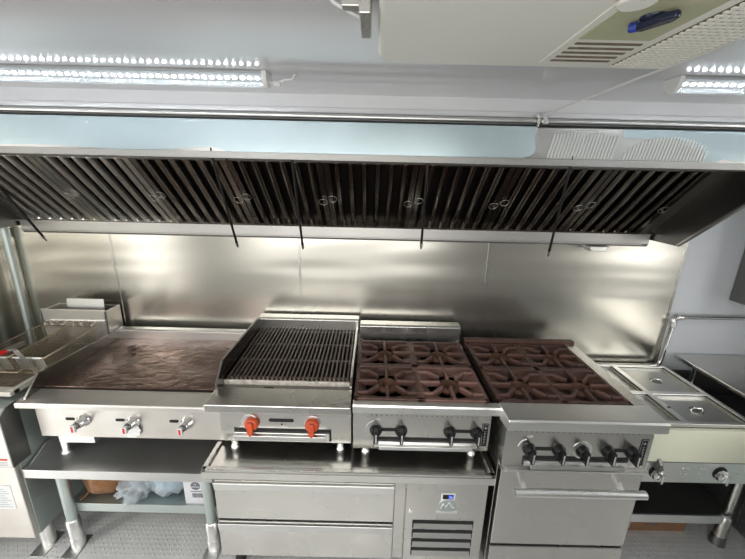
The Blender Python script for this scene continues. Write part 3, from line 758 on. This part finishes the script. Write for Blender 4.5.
# flue: hollow box
MB().box(-1.842, -1.483, 1.842, 1.850, .86, 1.068).box(-1.842, -1.834, 1.842, 1.965, .86, 1.060).box(-1.491, -1.483, 1.842, 1.965, .86, 1.060).box(-1.842, -1.483, 1.957, 1.965, .86, 1.058).build('flue_box', 'satin', fr, .0015)
B(-1.834, -1.491, 1.85, 1.957, .95, .955).build('flue_inside', 'blackm', fr)
MB().prism([(1.885, .955), (1.90, 1.112), (1.904, 1.112), (1.89, .955)], -1.735, -1.525).build('flue_deflector', 'worn', fr)
B(-1.80, -1.488, 1.832, 1.842, 1.000, 1.006).build('basket_hanger', 'chrome', fr)
for x in (-1.785, -1.72, -1.625, -1.555):
    MB().tube([(x, 1.842, .985), (x, 1.818, .985), (x, 1.812, 1.003), (x, 1.812, 1.012)], .0035, 6).build('hanger_hook', 'chrome', fr)
for (x, y) in ((-1.60, 1.36), (-1.95, 1.36), (-1.60, 1.78), (-1.95, 1.78)):
    lg = MB().lathe([(.030, 0), (.030, .10), (.026, .121)], (x, y, .004), (0, 0, 1), 18).build('leg', 'bright', fr)
    B(x - .035, x + .035, y - .075, y + .05, 0, .004).build('foot_plate', 'worn', lg)
B(F1 - .12, F1 - .022, 1.2785, 1.280, .572, .580).build('red_stripe', 'red', fr)
m = MB()
for k in range(3):
    m.box(F1 - .12, F1 - .026, 1.2788, 1.280, .560 - k * .008, .563 - k * .008)
m.build('stripe_print', 'bluelabel', fr)
lb = B(F1 - .14, F1 - .045, 1.2785, 1.280, .30, .435).build('warning_label', 'paper', fr)
m = MB()
for k in range(9): m.box(F1 - .13, F1 - .06 - .01 * (k % 3), 1.278, 1.2786, .312 + k * .0125, .316 + k * .0125)
m.build('label_print', 'bluelabel', lb)
# ---------------------------------------------------------------- fryer baskets
def basket(x0, x1, label):
    yb, yf, zb, zf, dp = 1.805, 1.475, .985, .972, .095
    bk = thing('fryer_basket', label, 'basket', ((x0 + x1) / 2, 1.6, .9), 'wire baskets hung on the fryer flue')
    def q(x, y, dz=0):
        s = (y - yf) / (yb - yf); return Vector((x, y, zf + (zb - zf) * s + dz))
    rim = MB().tube([q(x0, yb), q(x1, yb), q(x1, yf), q(x0, yf), q(x0, yb)], .0036, 6)
    rim.tube([q(x0 + .005, yb, -dp), q(x1 - .005, yb, -dp), q(x1 - .005, yf + .02, -dp), q(x0 + .005, yf + .02, -dp), q(x0 + .005, yb, -dp)], .0025, 6)
    for x in (x0 + .03, (x0 + x1) / 2, x1 - .03): rim.tube([q(x, yb - .002), q(x, yb - .002, .02), q(x, yb + .012, .02), q(x, yb + .014, .012)], .003, 6)
    rim.build('rim', 'wirebrown', bk)
    m = MB(); r = .0009; step = .0135
    x = x0 + step
    while x < x1 - .004:
        m.tube([q(x, yb), q(x, yb - .002, -dp), q(x, yf + .02, -dp), q(x, yf)], r, 4); x += step
    y = yf + .03
    while y < yb - .004:
        m.tube([q(x0, y), q(x0 + .005, y, -dp), q(x1 - .005, y, -dp), q(x1, y)], r, 4); y += step
    for k in range(1, 8):
        d = -dp * k / 8
        m.tube([q(x0 + .003, yb, d), q(x1 - .003, yb, d), q(x1 - .003, yf + .01, d), q(x0 + .003, yf + .01, d), q(x0 + .003, yb, d)], r, 4)
    m.build('wire_mesh', 'wirebrown', bk)
    # front plate + handle
    c = (x0 + x1) / 2
    fp = MB().prism([(yf - .045, zf + .060), (yf - .047, zf + .064), (yf + .025, zf - dp), (yf + .027, zf - dp)], c - .014, c + .016)
    fp.box(x0 + .01, x1 - .01, yf - .004, yf + .004, zf - .004, zf + .002).prism([(yf, zf), (yf + .002, zf), (yf + .022, zf - dp * .8), (yf + .020, zf - dp * .8)], x0 + .015, x1 - .01)
    fp.build('front_plate', 'bright', bk, .0005)
    h0 = Vector((c, yf - .045, zf + .062)); h1 = Vector((c - .008, yf - .075, zf + .068)); h2 = Vector((c - .02, yf - .26, zf + .085))
    MB().tube([h0 + Vector((-.010, 0, 0)), h1 + Vector((-.006, 0, 0))], .003, 6).tube([h0 + Vector((.010, 0, 0)), h1 + Vector((.006, 0, 0))], .003, 6).build('handle_wire', 'chrome', bk)
    MB().tube([h1, h1.lerp(h2, .1), h1.lerp(h2, .9), h2], .0105, 10).build('handle_grip', 'red', bk)
basket(-1.828, -1.678, 'left wire fryer basket hung on the flue box')
basket(-1.668, -1.512, 'right wire fryer basket, nearest the griddle')

# ---------------------------------------------------------------- gas posts and pipes
t = thing('corner_pipe', 'light grey vertical pipe in the left corner beside the fryer', 'pipe', (-2.06, 1.965, 0))
MB().tube([(-2.06, 1.965, 0), (-2.06, 1.965, 1.50)], .018, 14).build('pipe', 'galv', t)
MB().lathe([(.025, 0), (.025, .05)], (-2.06, 1.965, 1.44), (0, 0, 1), 14).build('coupling', 'galv', t)
t = thing('gas_pipe', 'silver gas pipe bending down the right edge of the steel wall', 'pipe', (1.76, 1.97, .74))
MB().tube([(XR, 1.968, 1.060), (1.84, 1.968, 1.060), (1.805, 1.968, 1.060), (1.788, 1.968, 1.045), (1.788, 1.968, 1.02), (1.775, 1.968, .78), (1.768, 1.968, .752), (1.745, 1.968, .742), (1.70, 1.968, .738), (1.15, 1.968, .738)], .011, 12).build('pipe', 'chrome', t)
MB().lathe([(.018, 0), (.018, .03)], (1.788, 1.968, 1.005), (0, 0, 1), 12).build('elbow_collar', 'bright', t)
MB().lathe([(.018, 0), (.018, .03)], (1.80, 1.968, 1.06), (1, 0, 0), 12).build('elbow_collar', 'bright', t)
tag(B(1.15, 1.70, 1.935, 1.994, .700, .722).build('splash_ledge', 'darksteel'), 'dark metal ledge at the foot of the steel wall behind the steam table', 'ledge')

# ---------------------------------------------------------------- steam table
sm = thing('steam_table', 'stainless steam table with a cream cutting board front at the right', 'steam table', (1.5, 1.6, 0))
T0, T1, TY0, TY1, TZ = 1.172, 1.765, 1.385, 1.925, .765
m = MB()
xsd = [(T0, T0 + .022), (1.436, 1.466), (T1 - .022, T1)]
for (a, b) in xsd: m.box(a, b, TY0, TY1, TZ - .006, TZ)
for (a, b) in ((TY0, TY0 + .02), (1.622, 1.648), (TY1 - .02, TY1)): m.box(T0, T1, a, b, TZ - .007, TZ - .001)
m.build('top_frame', 'bright', sm, .002)
m = MB().box(T0, T1, TY0, TY1, TZ - .18, TZ - .14).box(T0, T0 + .004, TY0, TY1, TZ - .18, TZ - .007).box(T1 - .004, T1, TY0, TY1, TZ - .18, TZ - .007).box(T0, T1, TY0, TY0 + .004, TZ - .18, TZ - .007).box(T0, T1, TY1 - .004, TY1, TZ - .18, TZ - .007)
m.build('well_body', 'steel', sm)
B(T0 + .03, T1 + .10, TY0 - .022, TY0 - .002, .573, .745).build('cutting_board', 'board', sm, .002)
cpn = B(T0 + .03, T1 + .12, TY0 - .012, TY0 + .01, .447, .566).build('control_panel', 'bright', sm, .002)
B(T0 + .03, T1 + .12, TY0 - .020, TY0 - .002, .567, .573).build('board_rail', 'darksteel', sm, .001)
for x in (1.355, 1.655):
    MB().lathe([(.034, 0), (.034, .002)], (x, TY0 - .012, .508), (0, -1, 0), 24).build('dark_bezel', 'black', cpn)
    k = MB().lathe([(.028, 0), (.030, .010), (.026, .022), (.010, .026)], (x, TY0 - .013, .502), (0, -1, 0), 8, False).build('knob', 'chrome', cpn)
    MB().box(x - .006, x + .006, TY0 - .058, TY0 - .036, .477, .527).build('grip', 'chrome', k, .003)
m = MB()
for x in (1.48, 1.50, 1.565, 1.585, 1.72, 1.74, 1.79, 1.81):
    for z in (.498, .528): m.lathe([(.0045, 0), (.003, .003)], (x, TY0 - .012, z), (0, -1, 0), 8)
m.build('rivets', 'chrome', cpn)
MB().prism([(TY0 - .024, .59), (TY0 - .045, .57), (TY0 - .045, .53), (TY0 - .012, .53), (TY0 - .012, .59)], 1.335, 1.352).build('board_bracket', 'darksteel', sm, .003)
B(T0 + .02, 1.79, 1.41, 1.90, .195, .215).build('undershelf', 'darksteel', sm, .001)
B(T0 + .02, 1.79, 1.40, 1.41, .170, .218).build('shelf_edge', 'bright', sm, .001)
for (x, y) in ((1.846, 1.441), (1.846, 1.87), (1.20, 1.441), (1.20, 1.87)):
    lg = MB().tube([(x, y, .17), (x, y, .56)], .021, 16).build('leg', 'steelv', sm)
    MB().lathe([(.027, 0), (.027, .128), (.021, .132)], (x, y, .045), (0, 0, 1), 18).build('leg_sleeve', 'steelv', lg)
    MB().lathe([(.034, 0), (.030, .050), (.027, .055)], (x, y, .0), (0, 0, 1), 18).build('foot', 'darksteel', lg)
for q in ((T1, 1.87, 1.43, 1.45, .53, .56), (T1, 1.87, 1.86, 1.88, .53, .56), (1.79, 1.85, 1.42, 1.89, .196, .214)): B(*q).build('side_rail', 'darksteel', sm)
B(1.452, 1.464, 1.500, 1.512, TZ, TZ + .0015).build('screw_hole', 'black', sm)
# pan covers
def pancover(x0, x1, y0, y1, label):
    p = thing('pan_cover', label, 'pan lid', ((x0 + x1) / 2, (y0 + y1) / 2, TZ - .012), 'lids in the steam table')
    m = MB().box(x0, x1, y0, y1, TZ - .0205, TZ - .0185)
    for (a, b, c, d) in ((x0, x1, y0, y0 + .01), (x0, x1, y1 - .01, y1), (x0, x0 + .01, y0, y1), (x1 - .01, x1, y0, y1)): m.box(a, b, c, d, TZ - .0205, TZ - .008)
    m.build('lid', 'lid', p, .003)
    cx, cy = (x0 + x1) / 2, (y0 + y1) / 2
    MB().lathe([(.030, 0), (.022, -.003)], (cx, cy, TZ - .0183), (0, 0, 1), 20).build('recess', 'darksteel', p)
    MB().tube([(cx - .028, cy, TZ - .018), (cx - .022, cy, TZ - .006), (cx + .022, cy, TZ - .006), (cx + .028, cy, TZ - .018)], .005, 8).build('handle', 'chrome', p)
pancover(T0 + .024, 1.434, TY0 + .022, 1.620, 'front left steam table lid, partly hidden by the oven range')
pancover(T0 + .024, 1.434, 1.650, TY1 - .022, 'back left steam table lid, beside the grates of the oven range')
pancover(1.468, T1 - .024, TY0 + .022, 1.620, 'front right steel lid in the steam table')
pancover(1.468, T1 - .024, 1.650, TY1 - .022, 'back right steel lid in the steam table')

# ---------------------------------------------------------------- right side
wk = thing('work_table', 'dark stainless work table against the white wall at the right', 'work table', (2.2, 1.4, 0))
B(1.862, XR - .005, .95, 1.985, .792, .815).build('tabletop', 'steel', wk, .003)
for (x, y) in ((1.93, 1.90), (2.55, 1.90), (2.55, 1.05)): MB().tube([(x, y, 0), (x, y, .792)], .016, 14).build('leg', 'chrome', wk)
bx = thing('wall_cabinet', 'grey metal cabinet hung on the white wall at the right edge', 'cabinet', (2.35, 1.85, 1.16))
B(2.105, 2.60, 1.70, 1.998, 1.165, 1.80).build('cabinet_body', 'darksteel', bx, .003)
struct('trim_%d' % n, B(2.02, XR - .01, 1.05, 1.97, 0, .55), 'platev', .003); n += 1
fz = thing('white_appliance', 'white appliance side panel at the lower right corner', 'appliance', (2.2, 1.2, 0))
B(1.955, 2.5, .85, 1.34, .03, .70).build('side_panel', 'galv', fz, .004)
for x in (2.0, 2.45):
    for y in (.9, 1.29): MB().lathe([(.02, 0), (.02, .03)], (x, y, 0), (0, 0, 1), 12).build('foot', 'rubber', fz)
t = thing('cardboard_box', 'flat brown cardboard box on the floor under the steam table', 'box', (1.45, 1.55, 0))
B(1.20, 1.72, 1.495, 1.85, 0, .062).build('carton', 'card', t, .002)
MB().box(1.50, 1.525, 1.4935, 1.4952, .040, .052).box(1.54, 1.57, 1.4935, 1.4952, .040, .052).build('print', 'grey', t)
B(1.375, 1.42, 1.4935, 1.4952, .02, .062).build('tape', 'bluelabel', t)

# ---------------------------------------------------------------- things on the stand's undershelf
def blob(name, mat, c, s, seed, amp=.18, freq=2.2, flat=.2422, parent=None, sub=4, crinkle=.05):
    bm = bmesh.new(); bmesh.ops.create_icosphere(bm, subdivisions=sub, radius=1)
    for v in bm.verts:
        p = v.co.normalized(); d = 1 + amp * noise.noise(p * freq + Vector((seed, 0, 0))) + crinkle * (1 - abs(noise.noise(p * 6 + Vector((0, seed, 0))))* 2)
        q = p * d; v.co = Vector((c[0] + q.x * s[0], c[1] + q.y * s[1], max(flat, c[2] + q.z * s[2])))
    org = ORG[parent.name] if parent else Vector((c[0], c[1], flat))
    for v in bm.verts: v.co -= org
    me = bpy.data.meshes.new(name); bm.to_mesh(me); bm.free()
    for p in me.polygons: p.use_smooth = True
    me.materials.append(M_[mat]); o = bpy.data.objects.new(name, me); col.objects.link(o)
    if parent: o.parent = parent
    else: o.location = org
    ORG[o.name] = org; return o
t = thing('brown_bag', 'tied brown plastic bag on the undershelf beside the left leg', 'bag', (-1.36, 1.46, .242))
blob('bag', 'bagbrown', (-1.325, 1.475, .335), (.098, .10, .105), 1.5, parent=t)
MB().tube([(-1.395, 1.43, .27), (-1.40, 1.41, .256), (-1.405, 1.39, .252), (-1.412, 1.38, .250)], .008, 7, r2=.004).build('bag_tie', 'bagbrown', t)
t = thing('clear_bag', 'crumpled clear plastic bag lying beside the brown bag', 'bag', (-1.19, 1.47, .242))
blob('bag', 'bagclear', (-1.165, 1.475, .282), (.085, .10, .052), 4.2, .5, 3.2, parent=t, crinkle=.22)
blob('folds', 'bagclear', (-1.145, 1.51, .322), (.070, .09, .075), 9.2, .5, 3.5, parent=t, crinkle=.22)
t = thing('bag_of_cloths', 'clear bag of pale blue cloths near the white carton', 'bag', (-1.02, 1.45, .242))
blob('bag', 'bagclear', (-1.005, 1.475, .308), (.086, .088, .072), 7.7, .22, 2.6, parent=t, crinkle=.12)
blob('cloths', 'bluestuff', (-1.005, 1.480, .303), (.070, .072, .058), 3.3, .25, 3, parent=t, crinkle=.12)
t = thing('white_carton', 'white printed carton with a barcode beside the right leg of the stand', 'box', (-.84, 1.45, .242))
B(-.893, -.79, 1.38, 1.56, .242, .375).build('carton', 'carton', t, .001)
xc = -.835
MB().lathe([(.023, 0), (.023, .0008)], (xc, 1.380, .352), (0, -1, 0), 28).build('round_logo', 'grey', t)
B(xc - .021, xc + .021, 1.3785, 1.3793, .345, .349).build('logo_band', 'carton', t)
MB().tube([(xc - .006, 1.3788, .360), (xc, 1.3788, .367), (xc + .003, 1.3788, .357)], .0018, 5).build('logo_mark', 'carton', t)
B(xc - .027, -.797, 1.3792, 1.3802, .317, .321).build('print_line', 'grey', t)
m = MB(); x = xc - .020; random.seed(3)
while x < -.80:
    w_ = random.choice((.001, .002, .003)); m.box(x, x + w_, 1.3792, 1.3802, .282, .308); x += w_ + random.choice((.001, .0018))
m.build('barcode', 'grey', t)
tag(blob('dark_bundle', 'bluelabel', (-.93, 1.66, .262), (.05, .08, .05), 11.0), 'small dark bundle behind the white carton', 'bundle')

# ---------------------------------------------------------------- light
W = bpy.data.worlds.new('sky'); scn.world = W; W.use_nodes = True
nt = W.node_tree; bg = nt.nodes['Background']
bg.inputs[1].default_value = 5.8
tcw = N(nt, 'ShaderNodeTexCoord'); spw = N(nt, 'ShaderNodeSeparateXYZ'); L(nt, tcw.outputs['Generated'], spw.inputs[0])
# bright overcast sky above a mid grey ground
L(nt, ramp(nt, maprange(nt, spw.outputs[2], 0, 1, -1, 1), [(.44, (.42, .415, .40)), (.52, (1, .985, .95))]), bg.inputs[0])
def portal(loc, rot, sx, sy):
    l = bpy.data.lights.new('window_portal', 'AREA'); l.shape = 'RECTANGLE'; l.size = sx; l.size_y = sy; l.cycles.is_portal = True
    o = bpy.data.objects.new('window_portal', l); col.objects.link(o); o.location = loc; o.rotation_euler = rot
portal((-.425, YF - .05, 1.49), (R(90), 0, 0), 2.23, .96)
portal((XR + .05, .40, 1.475), (0, R(90), 0), .93, .98)
portal((XL - .05, .55, .96), (0, R(-90), 0), 1.92, .74)
scn.cycles.use_denoising = True
scn.cycles.max_bounces = 8; scn.cycles.glossy_bounces = 5; scn.cycles.transparent_max_bounces = 12
scn.cycles.sample_clamp_indirect = 6
scn.cycles.caustics_reflective = False; scn.cycles.caustics_refractive = False
scn.view_settings.view_transform = 'Standard'; scn.view_settings.look = 'None'; scn.view_settings.gamma = 1
scn.view_settings.exposure = 0.1

# ---------------------------------------------------------------- camera
cd = bpy.data.cameras.new('camera'); cam = bpy.data.objects.new('camera', cd); col.objects.link(cam); scn.camera = cam
cd.sensor_fit = 'HORIZONTAL'; cd.sensor_width = 36; cd.lens = 355 / 745 * 36; cd.clip_start = .02
th, ro = R(15.7), R(1.35)
f = Vector((0, math.cos(th), -math.sin(th))); rx = Vector((1, 0, 0)); up = rx.cross(f)
# image turned clockwise: right side of the scene lies lower in the frame
rx2 = rx * math.cos(ro) + up * math.sin(ro); up2 = up * math.cos(ro) - rx * math.sin(ro)
Mc = Matrix((rx2, up2, -f)).transposed().to_4x4(); Mc.translation = Vector((0, 0, 1.80))
cam.matrix_world = Mc
